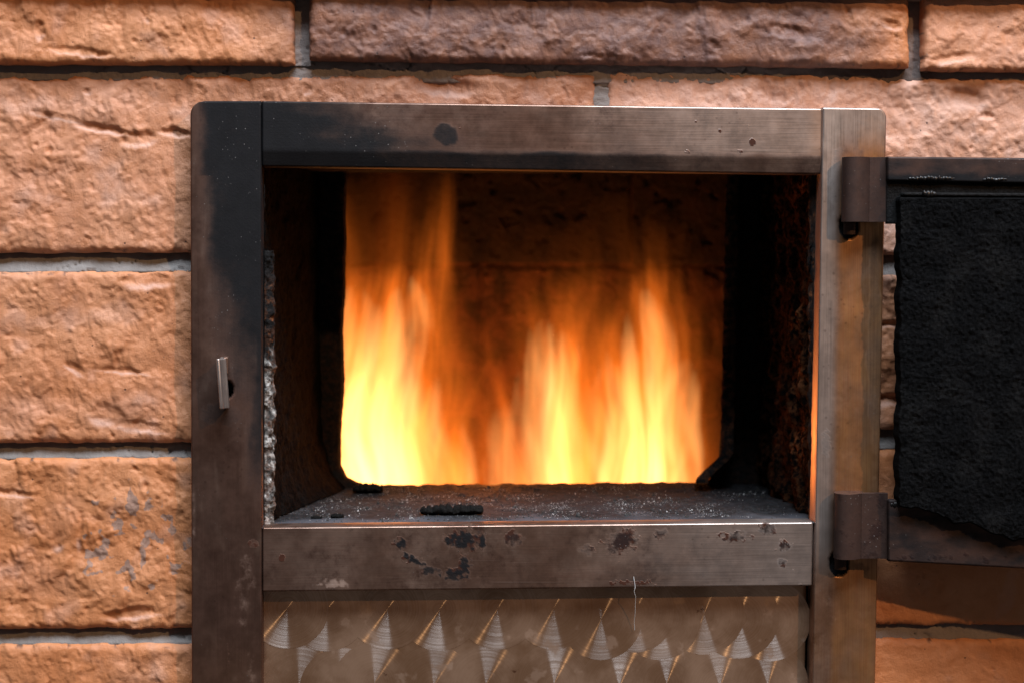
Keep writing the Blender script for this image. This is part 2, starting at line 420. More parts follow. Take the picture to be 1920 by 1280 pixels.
# second course (cut round the opening)
def eD(X, Y): return np.minimum(1117 - X, np.where(Y > 262, 470 - X, 1e3))
def eE(X, Y): return np.minimum(X - 1138, np.where(Y > 262, X - 1575, 1e3))
brick(-500, 1117, (147, 138), (476, 472), 0, 14, keep=lambda x, y: (x < 470) | (y < 262), edge=eD, smoke=smoke_second, pale=.38,
      gouges=((195, 243, 62, 9, 9, .16), (262, 262, 38, 16, 11, -.1), (330, 250, 36, 9, 8, .15), (165, 172, 9, 8, 4, 0), (840, 163, 62, 20, 10, .12), (575, 168, 8, 12, 5, 0), (110, 220, 60, 8, 3, .2)))
brick(1138, 2600, (134, 162), (476, 482), 0, 15, keep=lambda x, y: (x > 1575) | (y < 262), edge=eE, pale=.85, smoke=lambda X, Y: .5 * smoke_second(X, Y), lump=1.1,  # high pale value: bloom, and the cool light here put into the colour
      gouges=((1815, 186, 38, 20, 12, .2), (1690, 150, 60, 8, 6, .05), (1850, 220, 14, 10, 6, 0), (1460, 185, 22, 10, 5, .1)))
# third course
brick(-480, 470, (511, 509), (832, 829), 0, 16, pale=.22, gouges=((275, 527, 50, 17, 12, -.05), (140, 690, 26, 10, 5, .5), (190, 775, 26, 24, 6, .2), (265, 800, 60, 12, 5, .1), (235, 695, 60, 6, 4, .1)))
brick(1575, 2600, (516, 518), (805, 800), 0, 17, pale=.28, lump=1.5, gouges=((1672, 608, 40, 7, 14, 0), (1668, 750, 40, 12, 16, 0)))
# fourth course, paint flaking on the left one
def bare4(X, Y): return np.clip(blob(X, Y, 240, 1010, 150, 150, 77, .3, 0, 40, .6) * (.30 + .7 * sstep(.0, .35, fbm(X / 26, Y / 30, 78))), 0, 1) * .78
brick(-480, 470, (861, 857), (1181, 1178), 0, 18, pale=.05, bare=bare4, lump=1.15, gouges=((250, 1150, 62, 13, 10, -.1), (25, 925, 50, 8, 6, .1), (110, 1015, 14, 22, 5, 0), (150, 995, 8, 40, 4, .1)))
brick(1575, 2600, (842, 838), (1171, 1174), 0, 19, pale=.0, lump=.55)
# fifth course
brick(-480, 470, (1209, 1207), (1520, 1518), 0, 20, pale=.12)
brick(1575, 2600, (1196, 1206), (1520, 1520), 0, 21, pale=.0, lump=.5)

def mortar(x0, x1, top, bot, ha, hb, seed, vertical=False, smoke=0.0, dark=None, keep=None):
    st = 3.0
    nx = max(5, int((x1 - x0) / st)); ny = max(6, int((bot[0] - top[0]) / st))
    U, V = np.meshgrid(np.linspace(0, 1, nx), np.linspace(0, 1, ny))
    X = x0 + (x1 - x0) * U
    T = top[0] + (top[1] - top[0]) * U; B = bot[0] + (bot[1] - bot[0]) * U
    Y = T + (B - T) * V
    s = V if not vertical else .5
    h = ha + (hb - ha) * s
    h = h + 3 * fbm(X / 40, Y / 20, seed, 3) + 1.5 * fbm(X / 8, Y / 8, seed + 1, 2)
    if not vertical: h = h - 45 * sstep(.84, 1.0, V)
    cr = np.abs(perlin(X / 70, Y / 40, seed + 2)); h -= 7 * (1 - sstep(0, .035, cr)) * sstep(0, .3, perlin(X / 160, Y / 60, seed + 3))
    P = at(X, Y, 0 * X); P[..., 1] -= h * S
    vv, q, src = sheet(P, None, back=(0, 50 * S, 0))
    me = raw_mesh('mortar_joint', vv, q)
    dk = np.zeros_like(X) if dark is None else dark(X, Y)
    attr(me, 'dark', dk.ravel()[src]); attr(me, 'smoke', np.full(len(src), smoke))
    return link('mortar_joint', me, M['mortar'], wall)
mortar(-420, 2500, (95, 110), (158, 172), -4, -1, 60, smoke=.25, dark=lambda X, Y: sstep(1500, 1560, X) * (1 - sstep(1740, 1775, X)) * .8)
mortar(540, 590, (-70, -70), (125, 125), 0, 0, 61, True, .35)
mortar(1700, 1740, (-70, -70), (140, 140), -4, -4, 62, True, .5, dark=lambda X, Y: blob(X, Y, 1718, 105, 9, 22, 3, .3))
mortar(1108, 1146, (128, 128), (270, 270), -5, -5, 63, True, .1)
for k_, (a, b, c, d_) in enumerate(((466, 462, 522, 520), (822, 818, 872, 868), (1170, 1167, 1220, 1218))):
    mortar(-480, 470, (a, b), (c, d_), -34, -4, 64 + k_)
for k_, (a, b, c, d_) in enumerate(((466, 470, 528, 530), (792, 788, 852, 848), (1160, 1164, 1208, 1218))):
    mortar(1575, 2600, (a, b), (c, d_), -26, -5, 68 + k_, smoke=.3 if k_ == 2 else 0)

def boxm(name, lo, hi, mat, parent, bevel=0.0):
    (x0, y0, z0), (x1, y1, z1) = lo, hi
    v = [(x, y, z) for x in (x0, x1) for y in (y0, y1) for z in (z0, z1)]
    f = [(0, 1, 3, 2), (4, 6, 7, 5), (0, 4, 5, 1), (2, 3, 7, 6), (0, 2, 6, 4), (1, 5, 7, 3)]
    me = raw_mesh(name, v, f)
    o = link(name, me, mat, parent, smooth=False)
    if bevel:
        b = o.modifiers.new('bevel', 'BEVEL'); b.width = bevel; b.segments = 3
    return o
# stone ledge over the top course: only its lower edge shows
pl = at(-420, 0, 46); pr = at(2500, 2, 46)
ledge = boxm('ledge', (pl[0], -46 * S, pr[2] + .0002), (pr[0], 60 * S, pr[2] + .055), M['slab'], wall, .0008)

# ------------------------------------------------------------------ steel door frame
frame = thing('door_frame', 'sooty brushed steel frame around the burning stove opening', 'door frame')
HF = 48.0
def lines(a, b, step, fine=2.2):
    n = max(2, int(abs(b - a) / step)); g = np.linspace(0, 1, n + 1); e = fine / abs(b - a)
    return np.concatenate([[0, e], g[1:-1], [1 - e, 1]])
def plate(name, xl, xr, yt, yb, h, thick, mat, parent, masks, step=3.2, hfun=None, span='rows', bev=2.2):
    """xl, xr functions of row parameter y (span rows) in photo px; yt, yb functions of x parameter"""
    ym = (yt(0.5) + yb(0.5)) / 2; xm0, xm1 = xl(ym), xr(ym)
    u = lines(xm0, xm1, step); v = lines(yt(.5), yb(.5), step)
    U, V = np.meshgrid(u, v)
    Y = yt(U) + (yb(U) - yt(U)) * V
    X = xl(Y) + (xr(Y) - xl(Y)) * U
    hh = np.full(X.shape, float(h))
    if hfun is not None: hh = hh + hfun(X, Y)
    hh[0] -= bev; hh[-1] -= bev; hh[:, 0] -= bev; hh[:, -1] -= bev
    hh = hh + (1.0 if name != 'panel' else 0.0) * fbm(X / 150, Y / 150, 900)
    P = at(X, Y, hh)
    vv, q, src = sheet(P, None, back=(0, thick * S, 0))
    me = raw_mesh(name, vv, q)
    mk = masks(X, Y)
    for n_ in ('soot', 'rust', 'pale', 'gold', 'grey', 'dim'):
        a_ = mk.get(n_); attr(me, n_, (np.zeros(X.shape) if a_ is None else np.clip(a_ + 0 * X, 0, 1)).ravel()[src])
    return link(name, me, mat, parent)

def rl(y, x0, top, rad):   # rounded outer corner, left side
    y = np.asarray(y, float); t = np.clip((rad - (y - top)) / rad, 0, 1)
    return x0 + rad * (1 - np.sqrt(np.clip(1 - t * t, 0, 1)))
# left stile
def mk_left(X, Y):
    soot = (1 - sstep(430, 900, Y + 120 * fbm(X / 60, Y / 160, 1) - (X - 425) * 1.6)) * sstep(358, 412, X + 12 * fbm(X / 40, Y / 60, 2) + np.where(Y < 330, 12, 0))
    soot = np.maximum(soot, .9 * sstep(440, 492, X + 20 * fbm(X / 30, Y / 90, 3)) * (1 - sstep(820, 1010, Y)))
    soot = np.maximum(soot, .55 * blob(X, Y, 418, 775, 45, 26, 4))
    hole = 1 - sstep(.85, 1.0, np.sqrt(((X - 426) / 12) ** 2 + ((Y - 729) / 17) ** 2))  # recess painted black to give the shade inside the hole
    pale = blob(X, Y, 462, 1090, 30, 105, 5, .9, .08, 26, .9) * .42 + blob(X, Y, 475, 1240, 18, 80, 6, .8, .05, 26, .9) * .4 + .4 * blob(X, Y, 363, 960, 5, 60, 7, .4)
    rust = .6 * blob(X, Y, 474, 1018, 14, 12, 8) + .5 * blob(X, Y, 428, 1230, 3, 45, 9, .3)
    return dict(soot=np.maximum(soot, hole), dim=.80 - .3 * sstep(.1, .5, fbm(X / 25, Y / 140, 10)) - .5 * pale, pale=pale, rust=rust, gold=.1 * sstep(1150, 1300, Y))
def h_left(X, Y):
    return -32 * (1 - sstep(.85, 1.0, np.sqrt(((X - 426) / 12) ** 2 + ((Y - 729) / 17) ** 2)))
plate('stile', lambda y: rl(y, 357, 190, 26) + .0025 * (np.asarray(y) - 190), lambda y: 489.5 + .0015 * (np.asarray(y) - 190) + 0 * np.asarray(y),
      lambda u: 190 + 0 * u, lambda u: 1420 + 0 * u, HF, 46, M['sv'], frame, mk_left, hfun=h_left)
# right stile
def mk_right(X, Y):
    c = 1542 - .018 * (Y - 200)               # its inner edge
    gold = (.30 + .62 * sstep(28, 46, X - c + 6 * fbm(X / 20, Y / 120, 21))) * (.75 + .5 * fbm(X / 40, Y / 90, 22))
    gold = gold * sstep(225, 420, Y + 60 * fbm(X / 30, Y / 40, 23)) + .45 * blob(X, Y, 1635, 260, 28, 45, 24, .5) + .0 * Y
    grey = (1 - sstep(20, 42, X - c)) * (1 - sstep(1000, 1120, Y)) * .75 + .7 * (1 - sstep(230, 300, Y))
    soot = .55 * blob(X, Y, 1640, 640, 16, 250, 25, .5, 0, 40) + .45 * blob(X, Y, 1575, 345, 22, 70, 26, .4) + .5 * blob(X, Y, 1548, 830, 9, 30, 27, .9, 0, 6)  # first two blobs paint the cast shadows of door and upper hinge
    for (cx, cy) in ((1591, 424), (1573, 1055)):
        soot = np.maximum(soot, 1 - sstep(.9, 1.05, np.sqrt(((X - cx) / 20) ** 2 + ((Y - cy) / 26) ** 2)))  # pin recesses blackened for the shade inside them
    soot = np.maximum(soot, .4 * blob(X, Y, 1600, 1068, 34, 18, 28, .6))
    return dict(gold=gold, grey=grey, soot=soot, rust=.35 * blob(X, Y, 1541, 1075, 10, 14, 29, .2), pale=.3 * blob(X, Y, 1560, 1160, 12, 8, 30))
def h_right(X, Y):
    z = 0
    for (cx, cy) in ((1591, 424), (1573, 1055)):
        z = z - 12 * (1 - sstep(.88, 1.0, np.sqrt(((X - cx) / 19) ** 2 + ((Y - cy) / 25) ** 2)))
    return z
plate('stile', lambda y: 1542.5 - .0180 * (np.asarray(y) - 200), lambda y: 1662 - .0200 * (np.asarray(y) - 204) - (rl(y, 0, 203, 20)),
      lambda u: 202 + 1.5 * u, lambda u: 1420 + 0 * u, HF, 46, M['sv'], frame, mk_right, hfun=h_right)
# top rail
def mk_top(X, Y):
    yb = 312 + (X - 490) * .0143
    soot = 1 - sstep(560, 980, X - (Y - 250) * 1.6 + 110 * fbm(X / 120, Y / 40, 41))
    band = 1 - sstep(28, 44, (yb - Y) + 8 * fbm(X / 60, Y / 20, 42))
    soot = np.maximum(soot, band * (.85 - .35 * sstep(1000, 1500, X)))
    dark = blob(X, Y, 836, 252, 27, 24, 43, .25, .3, 20, .25)
    spots = sum(blob(X, Y, a, b, r, r, 44 + i, .4, 0, 6) for i, (a, b, r) in enumerate(((1305, 228, 5), (1401, 238, 7), (1350, 245, 5), (1289, 285, 7), (1387, 285, 8), (862, 240, 4), (1411, 267, 9))))
    return dict(soot=np.maximum(soot, dark * .85), rust=np.clip(spots, 0, 1) * .6 + dark * .25, grey=.55 * sstep(1000, 1400, X + 50 * fbm(X / 100, Y / 20, 60)) * (1 - band), gold=.6 * sstep(1505, 1540, X) * (1 - band),
                dim=.55 * (1 - sstep(900, 1250, X)))
plate('top_rail', lambda y: 491.5 + 0 * np.asarray(y), lambda y: 1541 - .012 * (np.asarray(y) - 204),
      lambda u: 190 + 14 * u, lambda u: 312 + 15 * u, HF, 46, M['sh'], frame, mk_top,
      hfun=lambda X, Y: -9 * np.clip(1 - ((312 + (X - 490) * .0143) - Y) / 30, 0, 1))
# bottom rail
BL = [(870, 1012, 26, 22), (852, 1075, 34, 13), (872, 1060, 12, 22), (805, 1068, 16, 12), (752, 1018, 12, 12), (775, 1048, 26, 7), (905, 1012, 7, 22), (965, 1010, 20, 16), (1165, 1012, 32, 24), (1150, 1028, 14, 14), (840, 1012, 12, 10), (1240, 1000, 14, 10), (1440, 990, 18, 12), (1470, 1022, 14, 10), (1380, 1005, 26, 10), (1466, 1054, 10, 9), (1100, 1030, 16, 10)]
def mk_bottom(X, Y):
    soot = 0; rust = 0
    for i, (a, b, rx, ry) in enumerate(BL):
        bb = blob(X, Y, a, b, rx, ry, 70 + i, 1.2, .5 if i == 5 else 0, 9, .6)
        soot = np.maximum(soot, bb * (.95 if a < 930 else .62)); rust = np.maximum(rust, blob(X, Y, a, b, rx * 1.3, ry * 1.3, 170 + i, 1.0, 0, 11) * .5)
    rust = np.maximum(rust, .6 * blob(X, Y, 530, 1046, 10, 10, 90, .4)); rust = np.maximum(rust, .6 * blob(X, Y, 1185, 1092, 50, 6, 91, 1.0, 0, 9))
    rust = np.maximum(rust, .42 * sstep(.15, .5, fbm(X / 22, Y / 16, 95)) * sstep(900, 1500, X))
    pale = .6 * blob(X, Y, 625, 1092, 30, 14, 92, .9, 0, 10, .7)
    return dict(soot=soot, rust=rust, pale=pale, grey=.75 * sstep(1050, 1500, X + 90 * fbm(X / 90, Y / 25, 93)), dim=.35 * (1 - sstep(560, 760, X)))
plate('bottom_rail', lambda y: 492.5 + 0 * np.asarray(y), lambda y: 1524 - .02 * (np.asarray(y) - 978),
      lambda u: 988 - 10 * u, lambda u: 1108 - 11 * u, HF, 46, M['sh'], frame, mk_bottom, step=2.8)
# recessed lower panel with machine-turned swirls
def mk_panel(X, Y):
    return dict(gold=.35 + 0 * X, soot=.8 * blob(X, Y, 1508, 1104, 30, 24, 99, .4), dim=.25 + 0 * X)
HP = 12.0
panel = plate('panel', lambda y: 493.5 + 0 * np.asarray(y), lambda y: 1512 - .02 * (np.asarray(y) - 1097),
      lambda u: 1080 + 0 * u, lambda u: 1420 + 0 * u, HP, 10, M['panel'], frame, mk_panel, step=8)
boxm('backing', tuple(at(1500, 1420, -30) + np.array([0, 0, 0])), tuple(at(1535, 1100, -45)), M['soot'], frame)
rng = np.random.default_rng(5)
ang = np.linspace(0, 2 * math.pi, 48, endpoint=False)
RD = 78 * S
dv = np.concatenate([[(0, 0, 0)], np.stack([np.cos(ang) * RD, np.sin(ang) * RD, 0 * ang], -1)])
df = np.array([(0, 1 + i, 1 + (i + 1) % 48) for i in range(48)])
disc_me = raw_mesh('swirl_mark', dv, df); disc_me.materials.append(M['swirl'])
row1 = [(539, 1138), (612, 1143), (727, 1140), (824, 1142), (933, 1140), (1038, 1140), (1127, 1160), (1191, 1146), (1238, 1160), (1320, 1150), (1385, 1158), (1444, 1163)]
row2 = [(560, 1284), (640, 1290), (702, 1280), (813, 1286), (911, 1284), (1039, 1281), (1161, 1288), (1250, 1281), (1350, 1288), (1440, 1284)]
row3 = [(x + 12, 1424) for x, _ in row2]
order = [p for p in row3] + [p for p in row2] + row1[::-1]
for i, (x, y) in enumerate(order):
    o = bpy.data.objects.new('swirl_mark', disc_me); col.objects.link(o); o.parent = panel
    o.location = Vector(at(x, y, HP + .15 + .008 * i).tolist())
    o.rotation_euler = (R(90), 0, 0)

# latch keeper on the left stile: a bent tab standing out of the steel
def extrude_outline(name, outline, z0, z1, mat, parent, bevel=.0004, masks=None):
    """outline: list of (X, Y) world points (plan), extruded upright from z0 to z1"""
    n = len(outline)
    v = [(x, y, z0) for x, y in outline] + [(x, y, z1) for x, y in outline]
    me = bpy.data.meshes.new(name)
    f = [tuple(range(n))[::-1], tuple(range(n, 2 * n))] + [(i, (i + 1) % n, n + (i + 1) % n, n + i) for i in range(n)]
    me.from_pydata(v, [], f); me.update()
    for n_, val in (masks or {}).items(): attr(me, n_, np.full(2 * n, val))
    o = link(name, me, mat, parent)
    if bevel:
        b = o.modifiers.new('bevel', 'BEVEL'); b.width = bevel; b.segments = 2; b.limit_method = 'ANGLE'; b.angle_limit = R(40)
    me.set_sharp_from_angle(angle=R(35))
    return o
def plan(px, py, h): p = at(px, py, h); return (float(p[0]), float(p[1]))
yl = 718
keeper = [plan(413, yl, 40), plan(413, yl, 84), plan(408, yl, 90), plan(405, yl, 104), plan(411, yl, 105), plan(416, yl, 96), plan(424, yl, 90), plan(424, yl, 40)]
keep_o = extrude_outline('latch_keeper', keeper, float(at(415, 764, 80)[2]), float(at(415, 671, 80)[2]), M['sv'], frame, .0004, dict(grey=.9, dim=.0))
for v_ in keep_o.data.vertices:
    if v_.co.z < float(at(415, 720, 80)[2]): v_.co.x += 6 * S
lk = [plan(420, yl, 44), plan(420, yl, 88), plan(429, yl, 84), plan(429, yl, 44)]
extrude_outline('latch_lip', lk, float(at(424, 700, 80)[2]), float(at(424, 669, 80)[2]), M['sv'], frame, .0003, dict(dim=.5))

# ------------------------------------------------------------------ open door on the right
door = thing('stove_door', 'open stove door with thick black soot crust hanging on two steel hinges', 'stove door')
HD = 96.0; SL = 0.20
def dh(px): return HD + np.maximum(0, np.asarray(px, float) - 1640) * SL
def hinge(cx, r, y0, y1, masks, xr):
    ym = (y0 + y1) / 2; h0 = HD - r
    st_ = HD - 13                                     # front of the strap, set back from the rolled knuckle
    pts = [(xr, float(dh(xr)) - 13), (1648, st_), (cx + r * .86, st_)]
    for a in range(28, 331, 11): pts.append((cx + r * math.cos(R(a)), h0 + r * math.sin(R(a))))
    pts += [(cx + r * .95, h0 - r * .2), (cx + r, st_ - 13), (1648, st_ - 13), (xr, float(dh(xr)) - 26)]
    out = [plan(p, ym, h) for p, h in pts]
    return extrude_outline('hinge', out[::-1], float(at(cx, y1, HD)[2]), float(at(cx, y0, HD)[2]), M['sv'], door, .0003, masks)
hinge(1606, 28, 294, 416, dict(dim=1.0, soot=.62), 1662)
hinge(1591, 28, 926, 1049, dict(dim=1.0, soot=.55, rust=.40), 1664)
# pins under the knuckles
def pin(cx, y0, y1, r):
    bmv = []; n = 20
    c = at(cx, y0, 60)
    out = [(float(c[0]) + r * S * math.cos(t), float(c[1]) + r * S * math.sin(t)) for t in np.linspace(0, 2 * math.pi, n, endpoint=False)]
    return extrude_outline('hinge_pin', out, float(at(cx, y1, 60)[2]), float(c[2]), M['sv'], door, 0, dict(dim=1.0, soot=.6))
pin(1593, 405, 440, 11); pin(1576, 1040, 1066, 11)

def door_plate(name, xl, xr, yt, yb, lift, thick, mat, masks, step=4, rough=0.0, seed=0, jag=0.0, bev=2.0, top_slope=True):
    u = lines(xl, xr, step); v = lines(yt(0), yb(0), step)
    U, V = np.meshgrid(u, v)
    X = xl + (xr - xl) * U
    YT = yt(U * (xr - xl)); YB = yb(U * (xr - xl))
    Y = YT + (YB - YT) * V
    hh = dh(X) + lift
    if rough:
        hh = hh + rough * (.8 * fbm(X / 8, Y / 8, seed, 3) + 1.0 * fbm(X / 60, Y / 60, seed + 1, 2) + .5 * np.abs(perlin(X / 6, Y / 6, seed + 2)))
    hh[0] -= bev; hh[-1] -= bev; hh[:, 0] -= bev; hh[:, -1] -= bev
    if jag:
        ex = np.exp(-(X - xl) / 12); X = X + jag * fbm(Y / 45, Y * 0 + 2.2, seed + 5, 3) * ex
        ey = np.exp(-(YB - Y) / 30); Y = Y + 3.5 * jag * fbm(X / 60, X * 0 + 1.2, seed + 6, 3) * ey
    P = at(X, Y, hh)
    vv, q, src = sheet(P, None, back=(0, thick * S, 0))
    me = raw_mesh(name, vv, q)
    mk = masks(X, Y)
    for n_ in ('soot', 'rust', 'pale', 'gold', 'grey', 'dim'):
        a_ = mk.get(n_); attr(me, n_, (np.zeros(X.shape) if a_ is None else np.clip(a_ + 0 * X, 0, 1)).ravel()[src])
    return link(name, me, mat, door)
XR = 2560
def mk_bar_t(X, Y): return dict(dim=.95 + 0 * X, soot=.66 + .4 * sstep(322, 338, Y + 6 * fbm(X / 20, Y / 20, 201)) + .3 * fbm(X / 60, Y / 20, 202), rust=.35 * blob(X, Y, 1670, 300, 22, 22, 203, .6) + .3 * sstep(.2, .5, fbm(X / 20, Y / 12, 204)))
def mk_bar_b(X, Y): return dict(dim=.95 + 0 * X, soot=.68 + .45 * fbm(X / 70, Y / 30, 205), rust=.55 * sstep(1000, 1050, Y) * (.6 + fbm(X / 20, Y / 14, 206)))
door_plate('edge_bar', 1664, XR, lambda d: 294 + .010 * d, lambda d: 339 + .02 * d, 0, 14, M['sh'], mk_bar_t, 4)
door_plate('edge_bar', 1666, XR, lambda d: 936 + .012 * d, lambda d: 1051 + .055 * d, 0, 14, M['sh'], mk_bar_b, 4)
door_plate('door_plate', 1662, XR, lambda d: 336 + .02 * d, lambda d: 420 + .0 * d, -9, 8, M['soot'], lambda X, Y: {}, 6, 2, 210)
door_plate('door_plate', 1690, XR, lambda d: 415 + .0 * d, lambda d: 945 + .04 * d, -9, 8, M['soot'], lambda X, Y: {}, 8, 2, 211)
door_plate('rim', 1695, XR, lambda d: 361 + .008 * d, lambda d: 368 + .008 * d, 14, 22, M['soot'], lambda X, Y: {}, 3, 1.2, 212)
door_plate('soot_crust', 1686, XR, lambda d: 370 + .005 * d + 0 * d, lambda d: 948 + .27 * np.minimum(d, 240) + 0 * d, 20, 30, M['crust'], lambda X, Y: {'pale': .012 * sstep(-.1, .5, fbm(X / 70, Y / 90, 220, 3))}, 2.6, 4.2, 213, jag=7, bev=9)

def weld(x0, x1, yc, lift, seed, r):
    nu, nv = int((x1 - x0) / 1.5), 12
    U, V = np.meshgrid(np.linspace(0, 1, nu), np.linspace(0, 1, nv, endpoint=False))
    th = V * 2 * math.pi; X = x0 + (x1 - x0) * U
    rr = r * np.clip(np.sin(U * math.pi), 0, 1) ** .4 * (1 + .45 * fbm(X / 6, U * 0 + seed, seed, 3) + .2 * np.sin(X * .9))
    P = at(X, yc + 3 * fbm(X / 14, U * 0, seed + 1) + rr * np.sin(th), dh(X) + lift + .7 * rr * np.cos(th))
    idx = np.arange(nu * nv).reshape(nv, nu)
    q = np.stack([idx[:, :-1], np.roll(idx, -1, 0)[:, :-1], np.roll(idx, -1, 0)[:, 1:], idx[:, 1:]], -1).reshape(-1, 4)
    me = raw_mesh('weld_bead', P.reshape(-1, 3), q)
    for n_, v_ in (('dim', 1.0), ('soot', .75)): attr(me, n_, np.full(nu * nv, v_))
    return link('weld_bead', me, M['weld'], door)
M['weld'] = mat_plain('weld', (0.02, 0.018, 0.018), .28, .6, .0004)
weld(1700, 1792, 335, -1, 501, 4.5); weld(1840, 1890, 337, -1, 502, 4); weld(1728, 1756, 364, 14, 503, 7); weld(1668, 1700, 945, -2, 504, 6)

# ------------------------------------------------------------------ firebox
fire_box = thing('firebox', 'soot blackened firebox behind the steel frame, holding the fire', 'firebox')
ZF = float(at(1000, 983, HF)[2]); ZT = float(at(1000, 296, HF)[2])
XL = float(at(496, 650, 20)[0]); XRR = float(at(1536, 650, 20)[0])
DEP = 450
def surf(name, f, nu, nv, mat, attrs=None, parent=None, flip=False):
    U, V = np.meshgrid(np.linspace(0, 1, nu), np.linspace(0, 1, nv))
    P = f(U, V); vv, q, src = sheet(P, None, None, flip)
    me = raw_mesh(name, vv, q)
    for n_ in ('pale', 'rust', 'soot'):
        a_ = (attrs or {}).get(n_); attr(me, n_, np.zeros(len(src)) if a_ is None else np.clip(a_(U, V), 0, 1).ravel()[src])
    return link(name, me, mat, parent or fire_box)
Y0, Y1 = -2 * S, DEP * S
yy = lambda U: Y0 + (Y1 - Y0) * U
zz = lambda V: ZF + (ZT - ZF) * V
surf('side_wall', lambda U, V: np.stack([XL + S * (70 * U ** 1.3 + 60 * U * np.exp(-V * 14) + 7 * fbm(U * 9, V * 14, 301, 4) + 2.5 * fbm(U * 40, V * 60, 311, 3)), yy(U), zz(V)], -1), 120, 220, M['wall_soot'],
     dict(pale=lambda U, V: .015 * (1 - U) * (1 - V) * sstep(-.1, .4, fbm(U * 12, V * 16, 312, 3)), rust=lambda U, V: 0 * U), flip=True)
surf('side_wall', lambda U, V: np.stack([XRR - S * (12 * fbm(U * 9, V * 14, 302, 4) + 5 * fbm(U * 30, V * 60, 313, 3) + 14 * sstep(.0, .3, fbm(U * 7, V * 5, 303)) + 10 * sstep(.45, .5, U)), yy(U), zz(V)], -1), 130, 240, M['wall_soot'],
     dict(rust=lambda U, V: .25 + .75 * np.exp(-((U - .28 - .1 * perlin(V * 6, V * 0, 9)) / .08) ** 2) * sstep(-.1, .3, perlin(V * 9, U * 5, 10)) + .2 * sstep(.1, .4, fbm(U * 8, V * 10, 304))))
floor_px0 = at(492, 988, HF - 6); floor_px1 = at(1524, 978, HF - 6)
def floor_f(U, V):
    X = XL - 8 * S + (XRR - XL + 14 * S) * U
    Yw = -(HF - 4) * S + (Y1 + 20 * S + HF * S) * V
    zf = floor_px0[2] + (floor_px1[2] - floor_px0[2]) * U
    n = sstep(.18, .5, V) * (1.2 * fbm(U * 60, V * 25, 305, 3) + 2.0 * np.abs(fbm(U * 12, V * 6, 306, 3)))
    return np.stack([X, Yw, zf - .0002 + S * n + S * 6 * sstep(.75, 1, V) * (1 + fbm(U * 25, V * 2, 307))], -1)
k = NT('ashy_sill'); n1 = k.noise(420, 5, .7); n2 = k.noise(60, 4)
sp = k.ramp(k.noise(1300, 2, .5), .62, .70)
cs = k.mix(n2, (0.040, 0.040, 0.047), (0.095, 0.095, 0.108))
cs = k.mix(k.math('MULTIPLY', k.attr('soot'), k.ramp(n1, .3, .6, .6, 1.)), cs, k.mix(n1, (0.002, 0.0019, 0.002), (0.014, 0.0133, 0.0138)))
cs = k.mix(k.math('MULTIPLY', k.math('MULTIPLY', sp, k.ramp(n2, .45, .65)), k.attr('pale')), cs, (0.4, 0.39, 0.4))
k.b.inputs['Specular IOR Level'].default_value = .12
k.P(Base_Color=cs, Roughness=.8, Metallic=0.0, Normal=k.bump(n1, .0006, .6)); M['sill'] = k.m
surf('sill_floor', floor_f, 420, 150, M['sill'], dict(soot=lambda U, V: np.clip(sstep(.06, .26, V + .16 * fbm(U * 11, V * 4, 308, 4)) + .35 * (1 - sstep(.0, .06, U)) , 0, 1),
     pale=lambda U, V: sstep(.12, .3, V) * (1 - sstep(.65, .9, V)) * (1 - sstep(.80, .95, U))))
surf('ceiling', lambda U, V: np.stack([XL + (XRR - XL) * U, Y0 + 12 * S + (Y1 - Y0) * V, ZT + .0 * U + S * 4 * fbm(U * 9, V * 9, 309)], -1), 60, 30, M['soot'], flip=True)
# crumbling mineral packing between frame and side wall
def strip_f(side, xp, wob, ya, yb, sd):
    def f(U, V):
        yp = ya + (yb - ya) * V
        t = U * math.pi
        rad = (13 + 6 * fbm(V * 16, U * 2, sd, 3)) * S * (1 - .25 * wob)
        c = at(xp + 0 * V, yp, 0)
        lump = 1 + .30 * fbm(U * 5, V * 34, sd + 1, 4)
        return np.stack([c[..., 0] + side * rad * 1.25 * np.sin(t) * lump, -(2) * S + (-np.cos(t) * rad * 1.1 * lump) + 8 * S, c[..., 2] + S * 2 * fbm(U * 8, V * 50, sd + 2)], -1)
    return f
surf('packing', strip_f(1, 497, 0, 470, 985, 320), 26, 360, M['soot'],
     dict(pale=lambda U, V: sstep(.34, .46, V + .1 * fbm(U * 4, V * 24, 323)) * (.22 + .75 * sstep(-.15, .3, fbm(U * 4, V * 34, 321, 4))), rust=lambda U, V: sstep(.04, .2, V) * (.2 + .6 * sstep(.0, .3, fbm(U * 3, V * 26, 322)) * (1 - .6 * sstep(.5, .7, V)))), flip=False)
surf('packing', strip_f(-1, 1530, 1, 290, 978, 330), 20, 300, M['soot'], dict(rust=lambda U, V: .1 + .9 * sstep(.1, .4, fbm(U * 3, V * 14, 332))), flip=True)

# throat: rough masonry face with the hole through which the fire shows
def contour(n):
    cs_ = [(652, 300), (649, 420), (647, 560), (644, 660), (645, 730), (641, 800), (640, 872), (652, 893), (680, 904), (715, 911), (800, 913), (950, 916), (1100, 919), (1240, 921), (1300, 914), (1330, 898), (1347, 865), (1352, 800), (1354, 700), (1356, 600), (1359, 480), (1361, 380), (1362, 300), (1250, 288), (1000, 285), (760, 288)]
    cs_ = np.array(cs_, float); c2 = np.concatenate([cs_, cs_[:1]])
    seg = np.sqrt((np.diff(c2, axis=0) ** 2).sum(1)); s = np.concatenate([[0], np.cumsum(seg)])
    t = np.linspace(0, s[-1], n, endpoint=False)
    return np.stack([np.interp(t, s, c2[:, 0]), np.interp(t, s, c2[:, 1])], -1)
N = 700
C = contour(N); tt = np.arange(N)
cen = np.array([1000., 600.]); dr = (C - cen) / np.linalg.norm(C - cen, axis=1)[:, None]
jit = 2.6 * fbm(tt / 7., tt * 0 + .5, 340, 4) + 3 * fbm(tt / 30., tt * 0 + 1.5, 341, 2)
